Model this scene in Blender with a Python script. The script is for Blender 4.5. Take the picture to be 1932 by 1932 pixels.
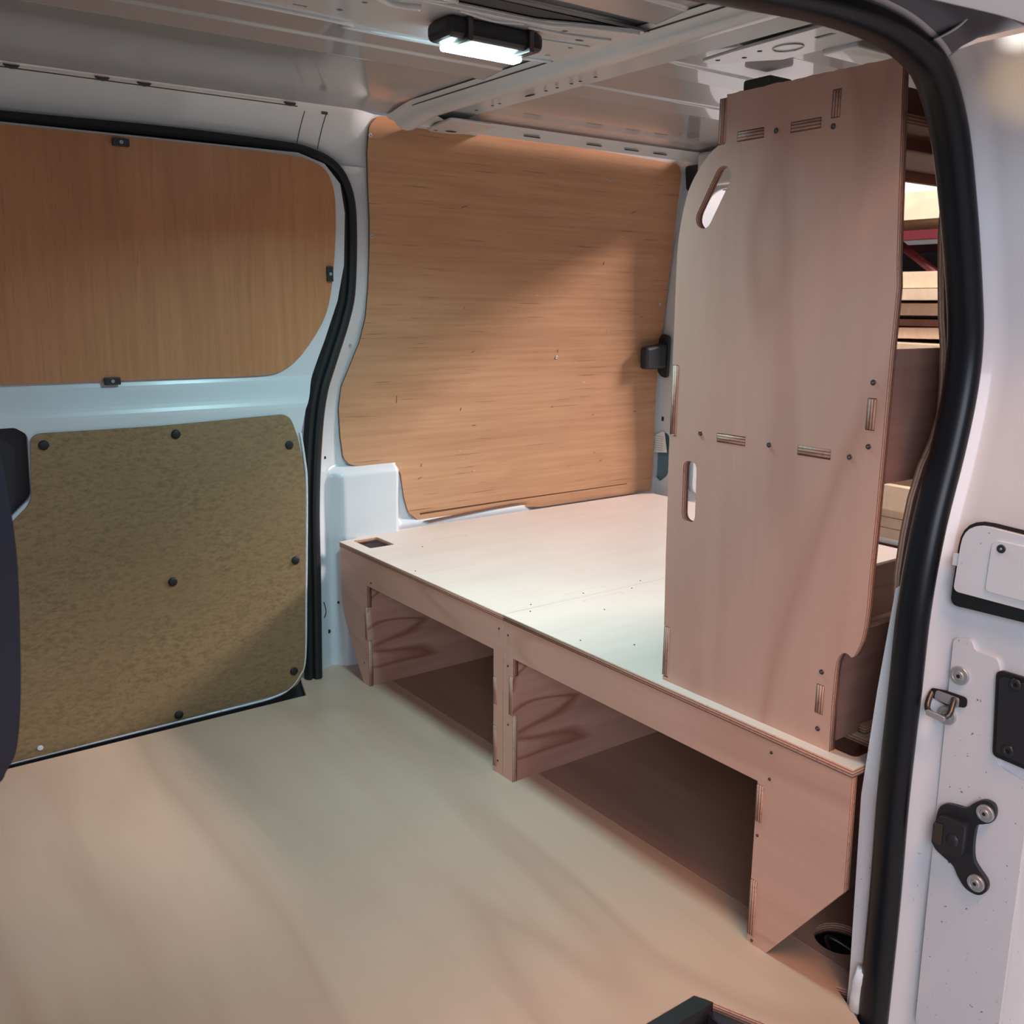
import bpy, bmesh, math, random
from mathutils import Vector, Matrix
random.seed(4)
for o in list(bpy.data.objects): bpy.data.objects.remove(o, do_unlink=True)
S = bpy.context.scene; COL = S.collection
PI = math.pi

# ------------------------------------------------------------------ camera, world, lights, exposure
cam = bpy.data.cameras.new('camera'); co = bpy.data.objects.new('camera', cam); COL.objects.link(co); S.camera = co
R0 = (0.806690678976831,-0.5909323483008474,0.007007723116525033)
R1 = (-0.11964952028464859,-0.17492474971234118,-0.977284668984479)
R2 = (0.5787349486140312,0.7875279624674258,-0.2118149371100697)
co.matrix_world = Matrix(((R0[0],-R1[0],-R2[0],-1.14108289),(R0[1],-R1[1],-R2[1],-1.58245706),(R0[2],-R1[2],-R2[2],1.02314121),(0,0,0,1)))
cam.sensor_fit = 'HORIZONTAL'; cam.sensor_width = 36; cam.lens = 1803.75/1932*36; cam.clip_start = .02
cam.dof.use_dof = True; cam.dof.focus_distance = 1.7; cam.dof.aperture_fstop = 13
S.view_settings.view_transform = 'Standard'; S.view_settings.look = 'None'; S.view_settings.gamma = 1
S.view_settings.use_curve_mapping = False; S.view_settings.exposure = 0.0

W = bpy.data.worlds.new('world'); S.world = W; W.use_nodes = True
bg = W.node_tree.nodes['Background']; bg.inputs[0].default_value = (.74,.80,.98,1); bg.inputs[1].default_value = .20

def area(name, loc, target, size, power, color, sy=None, spread=PI):
    l = bpy.data.lights.new(name, 'AREA'); l.energy = power; l.color = color; l.shape = 'RECTANGLE'
    l.size = size; l.size_y = sy or size; l.spread = spread
    o = bpy.data.objects.new(name, l); COL.objects.link(o); o.location = loc
    d = Vector(target)-Vector(loc); o.rotation_euler = d.to_track_quat('-Z','Y').to_euler(); return o
# workshop window high behind the open rear doors
area('rear_daylight', (5.2,-1.25,3.72), (.5,.3,.5), 1.2, 500, (1.0,.84,.82), .9)
# workshop lamp and daylight outside the open sliding door
area('side_workshop_light', (-.75,-2.4,3.3), (-.6,-.7,0), .9, 62, (1.0,.48,.25))
area('front_daylight', (-3.0,-3.6,1.9), (.0,-.9,.7), 2.0, 82, (.80,.86,1.0))

def spot(name, loc, target, deg, power, color, blend=.25):
    l = bpy.data.lights.new(name, 'SPOT'); l.energy = power; l.color = color; l.spot_size = math.radians(deg); l.spot_blend = blend; l.shadow_soft_size = .01
    o = bpy.data.objects.new(name, l); COL.objects.link(o); o.location = loc
    o.rotation_euler = (Vector(target)-Vector(loc)).to_track_quat('-Z','Y').to_euler(); return o
# thin sun patches on top of the door pillar, thrown by added low spotlights
spot('sun_patch', (-1.55,-2.45,.55), (-.038,-1.0,1.318), .9, 420, (1.0,.93,.80), .5)
spot('sun_patch', (-1.55,-2.45,.55), (-.008,-1.02,1.27), 3.4, 95, (1.0,.66,.33), 1.0)

# ------------------------------------------------------------------ materials
def newmat(name):
    m = bpy.data.materials.new(name); m.use_nodes = True; nt = m.node_tree
    return m, nt, nt.nodes['Principled BSDF']
def N(nt, t, **kw):
    n = nt.nodes.new(t)
    for k, v in kw.items(): setattr(n, k, v)
    return n
def plain(name, c, rough=.5, metal=0, coat=0, spec=.5):
    m, nt, b = newmat(name); b.inputs['Base Color'].default_value = (*c,1); b.inputs['Roughness'].default_value = rough
    b.inputs['Metallic'].default_value = metal; b.inputs['Coat Weight'].default_value = coat; b.inputs['Specular IOR Level'].default_value = spec
    return m
def mixc(nt, fac, a, b, mode='MIX'):
    n = N(nt, 'ShaderNodeMix', data_type='RGBA', blend_type=mode)
    for s, v in ((0,fac),(6,a),(7,b)):
        if isinstance(v, bpy.types.NodeSocket): nt.links.new(v, n.inputs[s])
        elif s == 0: n.inputs[0].default_value = v
        else: n.inputs[s].default_value = (*v,1)
    return n.outputs[2]
def noise(nt, src, scale3, scale, detail=4, rough=.55, dist=0, loc=(0,0,0)):
    mp = N(nt, 'ShaderNodeMapping'); mp.inputs['Scale'].default_value = scale3; mp.inputs['Location'].default_value = loc
    nt.links.new(src, mp.inputs[0])
    n = N(nt, 'ShaderNodeTexNoise'); n.inputs['Scale'].default_value = scale; n.inputs['Detail'].default_value = detail
    n.inputs['Roughness'].default_value = rough; n.inputs['Distortion'].default_value = dist
    nt.links.new(mp.outputs[0], n.inputs[0]); return n.outputs[0]
def remap(nt, v, a, b, c=0, d=1):
    n = N(nt, 'ShaderNodeMapRange'); nt.links.new(v, n.inputs[0])
    for i, x in enumerate((a,b,c,d)): n.inputs[i+1].default_value = x
    return n.outputs[0]
def ply(name, base, dark, axis=0, fine=60, streak=.5, figure=.5, rough=.5, seed=0, pore=0, lines=None):
    """plywood veneer: grain runs along local axis"""
    m, nt, b = newmat(name); tc = N(nt, 'ShaderNodeTexCoord').outputs['Object']
    s = [1,1,1]; s[axis] = .035
    g = noise(nt, tc, s, fine, 5, .6, .1, (seed,seed*.7,0))
    s2 = [1,1,1]; s2[axis] = .16
    f = noise(nt, tc, s2, 7, 4, .55, 1.0, (seed*2.1,seed,1))
    bl = noise(nt, tc, (1,1,1), 2.2, 3, .5, 0, (seed,3,2))
    c = mixc(nt, remap(nt, g, .38, .68, 0, streak), base, dark)
    c = mixc(nt, remap(nt, f, .45, .62, 0, figure), c, dark)
    light = tuple(min(1, x*1.12) for x in base)
    c = mixc(nt, remap(nt, bl, .4, .65, 0, .35), c, light)
    if lines:
        sc, di, lo_, hi_, k_ = lines
        mp = N(nt, 'ShaderNodeMapping'); s4 = [1,1,1]; s4[axis] = .22; mp.inputs['Scale'].default_value = s4; mp.inputs['Location'].default_value = (seed*.37, seed*.21, 0)
        nt.links.new(tc, mp.inputs[0])
        nz = N(nt, 'ShaderNodeTexNoise'); nz.inputs['Scale'].default_value = di; nz.inputs['Detail'].default_value = 2.5; nz.inputs['Distortion'].default_value = .4
        nt.links.new(mp.outputs[0], nz.inputs[0])
        mm = N(nt, 'ShaderNodeMath', operation='MULTIPLY'); nt.links.new(nz.outputs[0], mm.inputs[0]); mm.inputs[1].default_value = sc
        fr = N(nt, 'ShaderNodeMath', operation='PINGPONG'); nt.links.new(mm.outputs[0], fr.inputs[0]); fr.inputs[1].default_value = 1
        c = mixc(nt, remap(nt, fr.outputs[0], lo_, hi_, 0, k_), c, dark)
    if pore:
        s3 = [1,1,1]; s3[axis] = .022
        p = noise(nt, tc, s3, 230, 2, .5, 0, (seed,9,0))
        c = mixc(nt, remap(nt, p, .66, .74, 0, pore), c, tuple(x*.45 for x in dark))
    nt.links.new(c, b.inputs['Base Color']); b.inputs['Roughness'].default_value = rough
    b.inputs['Specular IOR Level'].default_value = .35
    return m
def plyedge(name, a, d, period=.0044):
    m, nt, b = newmat(name); tc = N(nt, 'ShaderNodeTexCoord').outputs['Object']
    sp = N(nt, 'ShaderNodeSeparateXYZ'); nt.links.new(tc, sp.inputs[0])
    mu = N(nt, 'ShaderNodeMath', operation='MULTIPLY'); nt.links.new(sp.outputs[2], mu.inputs[0]); mu.inputs[1].default_value = 2*PI/period
    si = N(nt, 'ShaderNodeMath', operation='SINE'); nt.links.new(mu.outputs[0], si.inputs[0])
    c = mixc(nt, remap(nt, si.outputs[0], -.25, .35), a, d)
    n = noise(nt, tc, (1,1,1), 180, 3); c = mixc(nt, remap(nt, n, .5, .75, 0, .45), c, tuple(x*.6 for x in d))
    nt.links.new(c, b.inputs['Base Color']); b.inputs['Roughness'].default_value = .7
    return m
M = {}
M['birch'] = ply('okoume veneer', (.67,.405,.305), (.54,.295,.215), 1, 45, .25, .25, .5, 1, 0, (13,2.6,.62,1.0,.75))
M['birch_x'] = ply('okoume veneer along', (.67,.405,.305), (.54,.295,.215), 0, 45, .35, .25, .5, 4, 0, (14,3.5,.65,1.0,.6))
M['birch_top'] = ply('pale veneer', (.64,.54,.47), (.55,.45,.38), 0, 45, .3, .3, .45, 3)
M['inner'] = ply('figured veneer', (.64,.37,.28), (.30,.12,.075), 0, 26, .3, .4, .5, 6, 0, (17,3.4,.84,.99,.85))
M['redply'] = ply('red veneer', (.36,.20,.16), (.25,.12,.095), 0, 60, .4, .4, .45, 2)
M['floorply'] = ply('floor veneer', (.56,.385,.285), (.45,.285,.205), 1, 18, .2, .3, .38, 8, 0, (11,2.2,.6,1.0,.55))
M['underfloor'] = ply('shaded red floor veneer', (.40,.235,.18), (.30,.155,.11), 1, 30, .3, .4, .5, 12)  # redder and darker, so the colour carries the shade under the bed
M['wallply'] = ply('worn wall veneer', (.54,.30,.165), (.37,.18,.095), 0, 75, .6, .35, .42, 5, .7)
M['doorply'] = ply('door veneer', (.51,.24,.115), (.36,.155,.07), 1, 70, .6, .35, .4, 7, .3)
M['edge'] = plyedge('ply edge', (.62,.36,.25), (.26,.12,.085))
M['edge_l'] = plyedge('pale ply edge', (.66,.50,.38), (.38,.25,.17))
M['pine'] = ply('pine', (.78,.60,.44), (.64,.44,.29), 0, 30, .4, .4, .5, 11)
m, nt, b = newmat('hardboard'); tc = N(nt, 'ShaderNodeTexCoord').outputs['Object']
c = mixc(nt, remap(nt, noise(nt, tc, (.45,1,1), 150, 4, .7), .40, .66), (.29,.19,.092), (.17,.108,.052))
c = mixc(nt, remap(nt, noise(nt, tc, (.5,1,1), 60, 5, .7, 0, (4,2,0)), .66, .74, 0, .8), c, (.10,.08,.045))
c = mixc(nt, remap(nt, noise(nt, tc, (1,1,1), 5, 4), .35, .7, 0, .5), c, (.25,.155,.078))
nt.links.new(c, b.inputs['Base Color']); b.inputs['Roughness'].default_value = .6; M['hardboard'] = m
m, nt, b = newmat('white body paint'); tc = N(nt, 'ShaderNodeTexCoord').outputs['Object']
c = mixc(nt, remap(nt, noise(nt, tc, (1,1,1), 6, 5), .45, .75, 0, .35), (.64,.68,.71), (.56,.60,.62))
nt.links.new(c, b.inputs['Base Color']); b.inputs['Roughness'].default_value = .33; b.inputs['Coat Weight'].default_value = .6; b.inputs['Coat Roughness'].default_value = .06
M['paint'] = m
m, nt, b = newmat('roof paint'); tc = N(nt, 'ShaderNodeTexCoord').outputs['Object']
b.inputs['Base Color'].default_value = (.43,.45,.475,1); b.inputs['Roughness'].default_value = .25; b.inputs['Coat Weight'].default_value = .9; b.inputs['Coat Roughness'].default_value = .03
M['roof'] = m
m, nt, b = newmat('jamb paint'); tc = N(nt, 'ShaderNodeTexCoord').outputs['Object']
c = mixc(nt, remap(nt, noise(nt, tc, (1,1,1), 7, 5), .4, .75, 0, .3), (.76,.76,.78), (.66,.66,.68))
sp = N(nt, 'ShaderNodeSeparateXYZ'); nt.links.new(tc, sp.inputs[0])
specks = remap(nt, noise(nt, tc, (1,1,1), 130, 3, .6), .69, .73)
low = remap(nt, sp.outputs[2], .45, .0)
mu = N(nt, 'ShaderNodeMath', operation='MULTIPLY'); nt.links.new(specks, mu.inputs[0]); nt.links.new(low, mu.inputs[1])
c = mixc(nt, mu.outputs[0], c, (.12,.11,.10))
nt.links.new(c, b.inputs['Base Color']); b.inputs['Roughness'].default_value = .3; b.inputs['Coat Weight'].default_value = .5; b.inputs['Coat Roughness'].default_value = .08
M['jamb'] = m
M['rubber'] = plain('black rubber', (.006,.0075,.011), .33, spec=.38)
M['rubber_d'] = plain('matt rubber', (.010,.011,.012), .6)
M['plastic'] = plain('dark plastic', (.022,.024,.03), .42)
M['channel_shade'] = plain('dark channel shade', (.13,.135,.16), .35, .3)  # dark grey that stands for the shade inside the header channel
M['dark'] = plain('dark cavity', (.012,.011,.011), .85)
M['steel'] = plain('zinc steel', (.50,.51,.53), .45, .6)
M['steel_d'] = plain('dark steel', (.13,.12,.11), .4, .9)
M['gap'] = plain('dark seam', (.07,.07,.07), .8)
M['crack'] = plain('torn veneer', (.16,.075,.045), .8)
M['white'] = plain('paper white', (.80,.78,.76), .6)
M['print'] = plain('grey print', (.30,.30,.32), .6)
M['red'] = plain('dark red paint', (.13,.016,.022), .5)
M['concrete'] = plain('concrete', (.38,.37,.36), .8)
M['wall'] = plain('workshop wall', (.42,.41,.40), .85)
M['fabric'] = plain('dark seat fabric', (.018,.018,.03), .8)
M['bluegrey'] = plain('inner sheet metal', (.12,.20,.24), .35)
M['void'] = plain('glossy black', (.02,.022,.03), .22)
m, nt, b = newmat('LED strip'); b.inputs['Base Color'].default_value = (.9,.95,1,1)
b.inputs['Emission Color'].default_value = (.62,.90,1,1); b.inputs['Emission Strength'].default_value = 30; M['led'] = m
m, nt, b = newmat('lit tube'); b.inputs['Emission Color'].default_value = (1,.97,.92,1); b.inputs['Emission Strength'].default_value = 6; M['tube'] = m

# ------------------------------------------------------------------ helpers
def tag(o, label=None, cat=None, group=None, kind=None):
    if label: o['label'] = label
    if cat: o['category'] = cat
    if group: o['group'] = group
    if kind: o['kind'] = kind
    return o
def empty(name, loc, label=None, cat=None, group=None, kind=None):
    o = bpy.data.objects.new(name, None); COL.objects.link(o); o.location = loc; o.empty_display_size = .05
    return tag(o, label, cat, group, kind)
def link(name, me, mats, parent=None, mtx=None, smooth=False):
    o = bpy.data.objects.new(name, me); COL.objects.link(o)
    for k in (mats if isinstance(mats, (list,tuple)) else [mats]): me.materials.append(M[k])
    if mtx is not None: o.matrix_basis = mtx
    if parent is not None:
        o.parent = parent
        inv = Matrix.Identity(4); p = parent
        while p is not None:
            inv = inv @ p.matrix_basis.inverted() if p.parent is None else inv
            p = p.parent
        # parents below top level keep identity world transform unless plates: use full chain
        chain = Matrix.Identity(4); q = parent; mats_ = []
        while q is not None:
            mats_.append(q); q = q.parent
        for q in reversed(mats_): chain = chain @ (q.matrix_parent_inverse @ q.matrix_basis if q.parent else q.matrix_basis)
        o.matrix_parent_inverse = chain.inverted()
    if smooth:
        for p in me.polygons: p.use_smooth = True
    return o
def frame(ax, pos):
    if ax == 'X': c = (Vector((0,1,0)),Vector((0,0,1)),Vector((1,0,0)),Vector((pos,0,0)))
    elif ax == 'Y': c = (Vector((1,0,0)),Vector((0,0,1)),Vector((0,-1,0)),Vector((0,pos,0)))
    else: c = (Vector((1,0,0)),Vector((0,1,0)),Vector((0,0,1)),Vector((0,0,pos)))
    return Matrix(((c[0][0],c[1][0],c[2][0],c[3][0]),(c[0][1],c[1][1],c[2][1],c[3][1]),(c[0][2],c[1][2],c[2][2],c[3][2]),(0,0,0,1)))
def rect(u0, v0, u1, v1): return [(u0,v0),(u1,v0),(u1,v1),(u0,v1)]
def fillet(pts, r, n=6):
    out = []; L = len(pts)
    for i, p in enumerate(pts):
        rr = r[i] if isinstance(r, (list,tuple)) else r
        a = Vector(pts[i-1]); b = Vector(p); c = Vector(pts[(i+1) % L])
        d1 = (a-b); d2 = (c-b); l1, l2 = d1.length, d2.length
        if rr <= 0 or l1 < 1e-6 or l2 < 1e-6: out.append(tuple(b)); continue
        d1 /= l1; d2 /= l2; ang = d1.angle(d2)
        if ang > 3.05: out.append(tuple(b)); continue
        t = min(rr/math.tan(ang/2), l1*.49, l2*.49)
        p0 = b+d1*t; p2 = b+d2*t
        for k in range(n+1):
            s = k/n; out.append(tuple(p0*(1-s)**2+b*2*s*(1-s)+p2*s*s))
    return out
def catmull(P, n=6, closed=False):
    out = []; L = len(P); P = [Vector(p) for p in P]
    for i in range(L if closed else L-1):
        p0 = P[i-1] if (closed or i > 0) else P[0]; p1 = P[i]; p2 = P[(i+1) % L]
        p3 = P[(i+2) % L] if (closed or i+2 < L) else P[-1]
        for k in range(n):
            t = k/n
            out.append(tuple(.5*((2*p1)+(p2-p0)*t+(2*p0-5*p1+4*p2-p3)*t*t+(3*p1-p0-3*p2+p3)*t**3)))
    if not closed: out.append(tuple(P[-1]))
    return out
def circ(cx, cy, r, n=20, ry=None): return [(cx+r*math.cos(2*PI*k/n), cy+(ry or r)*math.sin(2*PI*k/n)) for k in range(n)]
def plate_mesh(name, outline, holes, w0, w1, bend=None):
    cu = bpy.data.curves.new(name, 'CURVE'); cu.dimensions = '2D'; cu.fill_mode = 'BOTH'
    for pts in [outline]+list(holes):
        s = cu.splines.new('POLY'); s.points.add(len(pts)-1)
        for q, p in zip(s.points, pts): q.co = (p[0],p[1],0,1)
        s.use_cyclic_u = True
    cu.extrude = abs(w1-w0)/2
    o = bpy.data.objects.new('tmp', cu); me = bpy.data.meshes.new_from_object(o)
    bpy.data.objects.remove(o); bpy.data.curves.remove(cu); me.name = name
    mid = (w0+w1)/2
    bm = bmesh.new(); bm.from_mesh(me)
    bmesh.ops.remove_doubles(bm, verts=bm.verts, dist=1e-5)
    for v in bm.verts: v.co.z += mid
    if bend:
        cuts, f = bend
        for z in cuts:
            bmesh.ops.bisect_plane(bm, geom=bm.verts[:]+bm.edges[:]+bm.faces[:], plane_co=(0,z,0), plane_no=(0,1,0))
        bm.normal_update()
    bmesh.ops.recalc_face_normals(bm, faces=bm.faces); bm.normal_update()
    for fc in bm.faces: fc.material_index = 1 if abs(fc.normal.z) < .5 else 0
    if bend:
        for v in bm.verts: v.co.z -= f(v.co.y)
    bm.to_mesh(me); bm.free(); return me
def plate(name, ax, pos, outline, mats, w0, w1, parent=None, holes=(), bend=None):
    if isinstance(mats, str): mats = [mats, mats]
    me = plate_mesh(name, outline, holes, w0, w1, bend)
    return link(name, me, mats, parent, frame(ax, pos))
def bm_box(bm, a, b, bev=0):
    r = bmesh.ops.create_cube(bm, size=1)
    vs = r['verts']
    for v in vs: v.co = Vector([a[i]+(v.co[i]+.5)*(b[i]-a[i]) for i in range(3)])
    if bev: bmesh.ops.bevel(bm, geom=list({e for v in vs for e in v.link_edges}), offset=bev, segments=3, profile=.5, affect='EDGES', clamp_overlap=True)
def box(name, a, b, mat, parent=None, bev=0, smooth=False):
    bm = bmesh.new(); bm_box(bm, a, b, bev); me = bpy.data.meshes.new(name); bm.to_mesh(me); bm.free()
    return link(name, me, mat, parent, None, smooth)
def sweep(path, prof, y0, side=1, closed=False):
    """path (x,z) in a plane y=y0; prof (outward, y)"""
    P = [Vector(p) for p in path]; vs = []; fs = []; n = len(prof)
    for i, p in enumerate(P):
        t = (P[min(i+1,len(P)-1)]-P[max(i-1,0)]).normalized(); nn = Vector((-t.y,t.x))*side
        for o, y in prof: vs.append((p.x+nn.x*o, y0+y, p.y+nn.y*o))
    m = n if closed else n-1
    for i in range(len(P)-1):
        for k in range(m):
            a = i*n+k; b2 = i*n+(k+1) % n; fs.append((a,b2,b2+n,a+n))
    if closed: fs.append(tuple(range(n))); fs.append(tuple(range((len(P)-1)*n, len(P)*n)))
    return vs, fs
def mesh(name, vs, fs, mat, parent=None, smooth=True, mtx=None, solid=0):
    me = bpy.data.meshes.new(name); me.from_pydata([tuple(v) for v in vs], [], fs); 
    bm = bmesh.new(); bm.from_mesh(me); bmesh.ops.recalc_face_normals(bm, faces=bm.faces); bm.to_mesh(me); bm.free()
    o = link(name, me, mat, parent, mtx, smooth)
    if solid: md = o.modifiers.new('solid', 'SOLIDIFY'); md.thickness = solid; md.offset = 0
    return o
def grid(us, vs_, f):
    V = [f(u,v) for v in vs_ for u in us]; n = len(us)
    F = [(j*n+i, j*n+i+1, (j+1)*n+i+1, (j+1)*n+i) for j in range(len(vs_)-1) for i in range(n-1)]
    return V, F
def lin(a, b, n): return [a+(b-a)*i/(n-1) for i in range(n)]
def sst(x, a, b):
    t = max(0, min(1, (x-a)/(b-a))); return t*t*(3-2*t)
def interp(T, x):
    if x <= T[0][0]: return T[0][1]
    for (a,b),(c,d) in zip(T, T[1:]):
        if x <= c: return b+(d-b)*(x-a)/(c-a)
    return T[-1][1]
def lathe(name, prof, loc, axis, mat, parent=None, n=24):
    """prof: (radius, height) revolved about axis direction"""
    q = Vector((0,0,1)).rotation_difference(Vector(axis).normalized()).to_matrix()
    vs = []; fs = []; k = len(prof)
    for i in range(n):
        a = 2*PI*i/n
        for r, h in prof: vs.append(q @ Vector((r*math.cos(a), r*math.sin(a), h))+Vector(loc))
    for i in range(n):
        for j in range(k-1): fs.append((i*k+j, ((i+1) % n)*k+j, ((i+1) % n)*k+j+1, i*k+j+1))
    fs.append(tuple(i*k for i in range(n))); fs.append(tuple(i*k+k-1 for i in range(n)))
    o = mesh(name, vs, fs, mat, parent, False)
    for p in o.data.polygons: p.use_smooth = len(p.vertices) == 4
    return o
def screw(loc, axis, parent, r=.0045, name='screw', mat='steel_d'):
    a = Vector(axis)
    return lathe(name, [(r*.25,-.002),(r,-.002),(r,.0006),(r*.8,.0014),(r*.3,.0006),(r*.28,-.001)], loc, axis, mat, parent, 12)
def tube(name, pts, r, mat, parent=None, n=10):
    P = [Vector(p) for p in pts]; vs = []; fs = []
    up = Vector((.3,.2,1)).normalized()
    for i, p in enumerate(P):
        t = (P[min(i+1,len(P)-1)]-P[max(i-1,0)]).normalized(); a = t.cross(up).normalized(); b2 = t.cross(a)
        rr = r[i] if isinstance(r, (list,tuple)) else r
        for k in range(n): vs.append(p+(a*math.cos(2*PI*k/n)+b2*math.sin(2*PI*k/n))*rr)
    for i in range(len(P)-1):
        for k in range(n): fs.append((i*n+k, i*n+(k+1) % n, (i+1)*n+(k+1) % n, (i+1)*n+k))
    fs.append(tuple(range(n))); fs.append(tuple(range((len(P)-1)*n, len(P)*n)))
    return mesh(name, vs, fs, mat, parent)

# ------------------------------------------------------------------ van geometry functions
def wy(z): return .83 if z < .75 else .83-.10*((z-.75)/.75)**1.6          # far lining plane, leans inward above the belt
def yd(z): return .70+.045*sst(z, .765, .85)-.012*sst(z, 1.0, 1.38)         # far door inner skin
ZC = [.05*i for i in range(0, 32)]

# ------------------------------------------------------------------ FLOOR
fl_out = [(-2.0,.672),(-.165,.667),(-.13,.78),(-.085,.853),(.0,.832),(.071,.832),(.071,-.86),(.035,-.86),(.027,-.843),(-.004,-.901),(-.02,-.925),(-.085,-.925),(-.121,-.836),(-.163,-.729),(-2.0,-.729)]
fl_hole = circ(.131,-.778,.041,28)
floor = plate('floor', 'Z', 0, fl_out, ['floorply','edge'], -.018, 0); tag(floor, kind='structure')
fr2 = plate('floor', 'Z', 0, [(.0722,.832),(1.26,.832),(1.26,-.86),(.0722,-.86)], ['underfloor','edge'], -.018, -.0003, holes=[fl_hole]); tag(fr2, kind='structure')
cup = lathe('tie_down_cup', [(.0,-.05),(.036,-.05),(.043,-.018),(.043,-.022),(.038,-.055),(.0,-.056)], (.131,-.778,0), (0,0,1), 'void', floor)
tube('tie_down_ring', [(.105+.05*t,-.80+.045*math.sin(PI*t),-.03+.018*math.sin(PI*t)) for t in lin(0,1,14)], .004, 'steel_d', floor)
fu = box('subfloor', (-2.0,-.70,-.06), (1.27,.86,-.0195), 'dark'); tag(fu, kind='structure'); fu.name = 'floor.001'
fu2 = box('floor', (.0,-.92,-.10), (1.27,-.70,-.060), 'dark'); tag(fu2, kind='structure')

# step well cut into the near side of the floor
sw = empty('step_well', (-.6,-.80,-.1), 'black step well cut into the near edge of the plywood floor', 'step')
box('well_tray', (-1.6,-.96,-.20), (-.135,-.70,-.185), 'void', sw)
plate('well_side', 'Y', -.735, rect(-1.6,-.185,-.165,-.019), 'plastic', -.003, 0, sw)
box('well_end', (-.162,-.925,-.185), (-.158,-.735,-.019), 'void', sw)
plate('edge_trim', 'Z', -.001, [(-.2,-.7305),(-.165,-.7305),(-.150,-.757),(-.172,-.7575),(-.23,-.757),(-.30,-.757),(-.30,-.7305)], 'rubber_d', -.036, 0, sw)
wl = plate('warning_sticker', 'Z', -.0035, [(-.29,-.757),(-.225,-.757),(-.225,-.785),(-.29,-.785)], 'white', -.004, 0); tag(wl, 'small white sticker beside the black trim of the step well', 'sticker')
for k in range(3): box('print_line', (-.285,-.763-k*.006,-.0036), (-.235,-.7645-k*.006,-.0032), 'print', wl)

# ------------------------------------------------------------------ FAR SIDE BODY (wall_left)
SF = [(.0,-.094),(.044,-.094),(.274,-.088),(.496,-.083),(.682,-.068),(.793,-.049),(.876,-.019),(.986,.023),(1.068,.042),(1.23,.051),(1.309,.042),(1.364,.006),(1.40,-.05)]
def wl_y(x, z):
    xs = interp(SF, z); t = sst(x, xs+.005, xs+.11)
    base = wy(z)+.011
    y = .79*(1-t)+base*t if z < 1.37 else base-.0
    if z >= 1.37: y = min(y, .79*(1-sst(x, .0,.12))+base*sst(x,.0,.12))
    bul = sst(z, .578, .560)*sst(x, .216, .200)*sst(x, -.02, .03)*.045
    bul2 = sst(z, .402, .39)*.014*sst(x, .03, .06)*sst(x, .74, .66)
    return y-max(bul, bul2)
us = lin(0, 1, 120); vz = lin(-.02, 1.37, 150)
V, F = grid(us, vz, lambda u, z: ((lambda x: (x, wl_y(x, z), z))(interp(SF, z)+(1.30-interp(SF, z))*(u**1.6))))
wleft = mesh('wall_left', V, F, 'paint', None, True); tag(wleft, kind='structure')
# cant rail: from above the door seal to the roof crease
def cant(u, v): # u = x, v 0..1
    z = 1.37+v*.128; ya = wl_y(u, 1.3699); yb = .70+(wy(1.498)+.006-.70)*sst(u, .04, .12); y = ya+(yb-ya)*(.45*v+.55*v*v)
    return (u, y, z)
V, F = grid(lin(-2.0, 1.30, 90), lin(0, 1, 14), cant)
cr = mesh('cant_rail', V, F, 'paint', wleft, True)
V, F = grid(lin(-2.0, 1.30, 4), lin(0, 1, 4), lambda u, v: (u, .700-.012*v, 1.497+.006*v)); mesh('seam_shadow_gap', V, F, 'gap', wleft)
for xx in (-.73,-.555,-.468,-.129):
    bm = bmesh.new(); bmesh.ops.create_uvsphere(bm, u_segments=14, v_segments=8, radius=1)
    for v in bm.verts: v.co = Vector((xx+v.co.x*.016, .703+v.co.y*.004, 1.488+v.co.z*.004-.004*v.co.x**2*-1))
    me = bpy.data.meshes.new('slot'); bm.to_mesh(me); bm.free(); link('spot_weld_notch', me, 'gap', wleft, None, True)
tube('rail_crease', [(x, .7035, 1.486) for x in lin(-1.9,-.11,20)], .0012, 'gap', wleft, 6)
def cantp(x, z): v = (z-1.37)/.128; p = cant(x, v); return (p[0], p[1]-.0004, p[2])
for xx in (-.085,-.028): tube('patch_groove', [cantp(xx, z) for z in lin(1.405,1.480,10)], .0011, 'gap', wleft, 6)
tube('patch_lip', [cantp(x, 1.4075+.0*x) for x in lin(-.30,-.088,8)], .0016, 'paint', wleft, 6)
plate('patch_notch', 'Y', .716, rect(-.042,1.478,-.026,1.486), 'gap', 0, .002, wleft)
# small fixing holes on the pillar
for (x,z,r) in ((-.02,.61,.004),(.008,.19,.004),(-.02,.105,.006),(1.262,1.245,.006)):
    y = wl_y(x, z)
    lathe('hole', [(.0005,.0004),(r,.0006),(r,-.003),(.0005,-.003)], (x,y-.001,z), (0,-1,0), 'dark', wleft, 14)
lathe('blind_plug', [(.001,.003),(.006,.003),(.008,0),(.001,0)], (.03,wl_y(.03,.135)-.001,.135), (0,-1,0), 'bluegrey', wleft, 16)

# far sliding door
door = empty('door_1', (-.5,.72,0), kind='structure')
dsh = [(-2.0,-.008),(-.25,.002),(-.205,.012),(-.168,.045),(-.148,.098),(-.124,.556),(-.127,.63),(-.135,.70),(-.12,.76),(-.085,.83),(-.04,.93),(-.0,1.03),(.02,1.12),(.024,1.25),(.012,1.32),(-.03,1.365),(-.10,1.385),(-2.0,1.385)]
pull = fillet([(-1.0,.545),(-.835,.545),(-.772,.603),(-.768,.74),(-.792,.757),(-1.0,.757)], [0,.02,.03,.02,.02,0])
plate('door_shell', 'Y', 0, dsh, 'paint', -.028, 0, door, holes=[pull], bend=(ZC+[.765+.0085*i for i in range(11)], yd))
for o_ in door.children: pass
box('pull_recess', (-1.02,.728,.53), (-.74,.76,.775), 'plastic', door, .004)
tube('pull_grip', [(-.86,.722,.56),(-.86,.712,.60),(-.86,.71,.68),(-.86,.722,.74)], .02, 'plastic', door)
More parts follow.
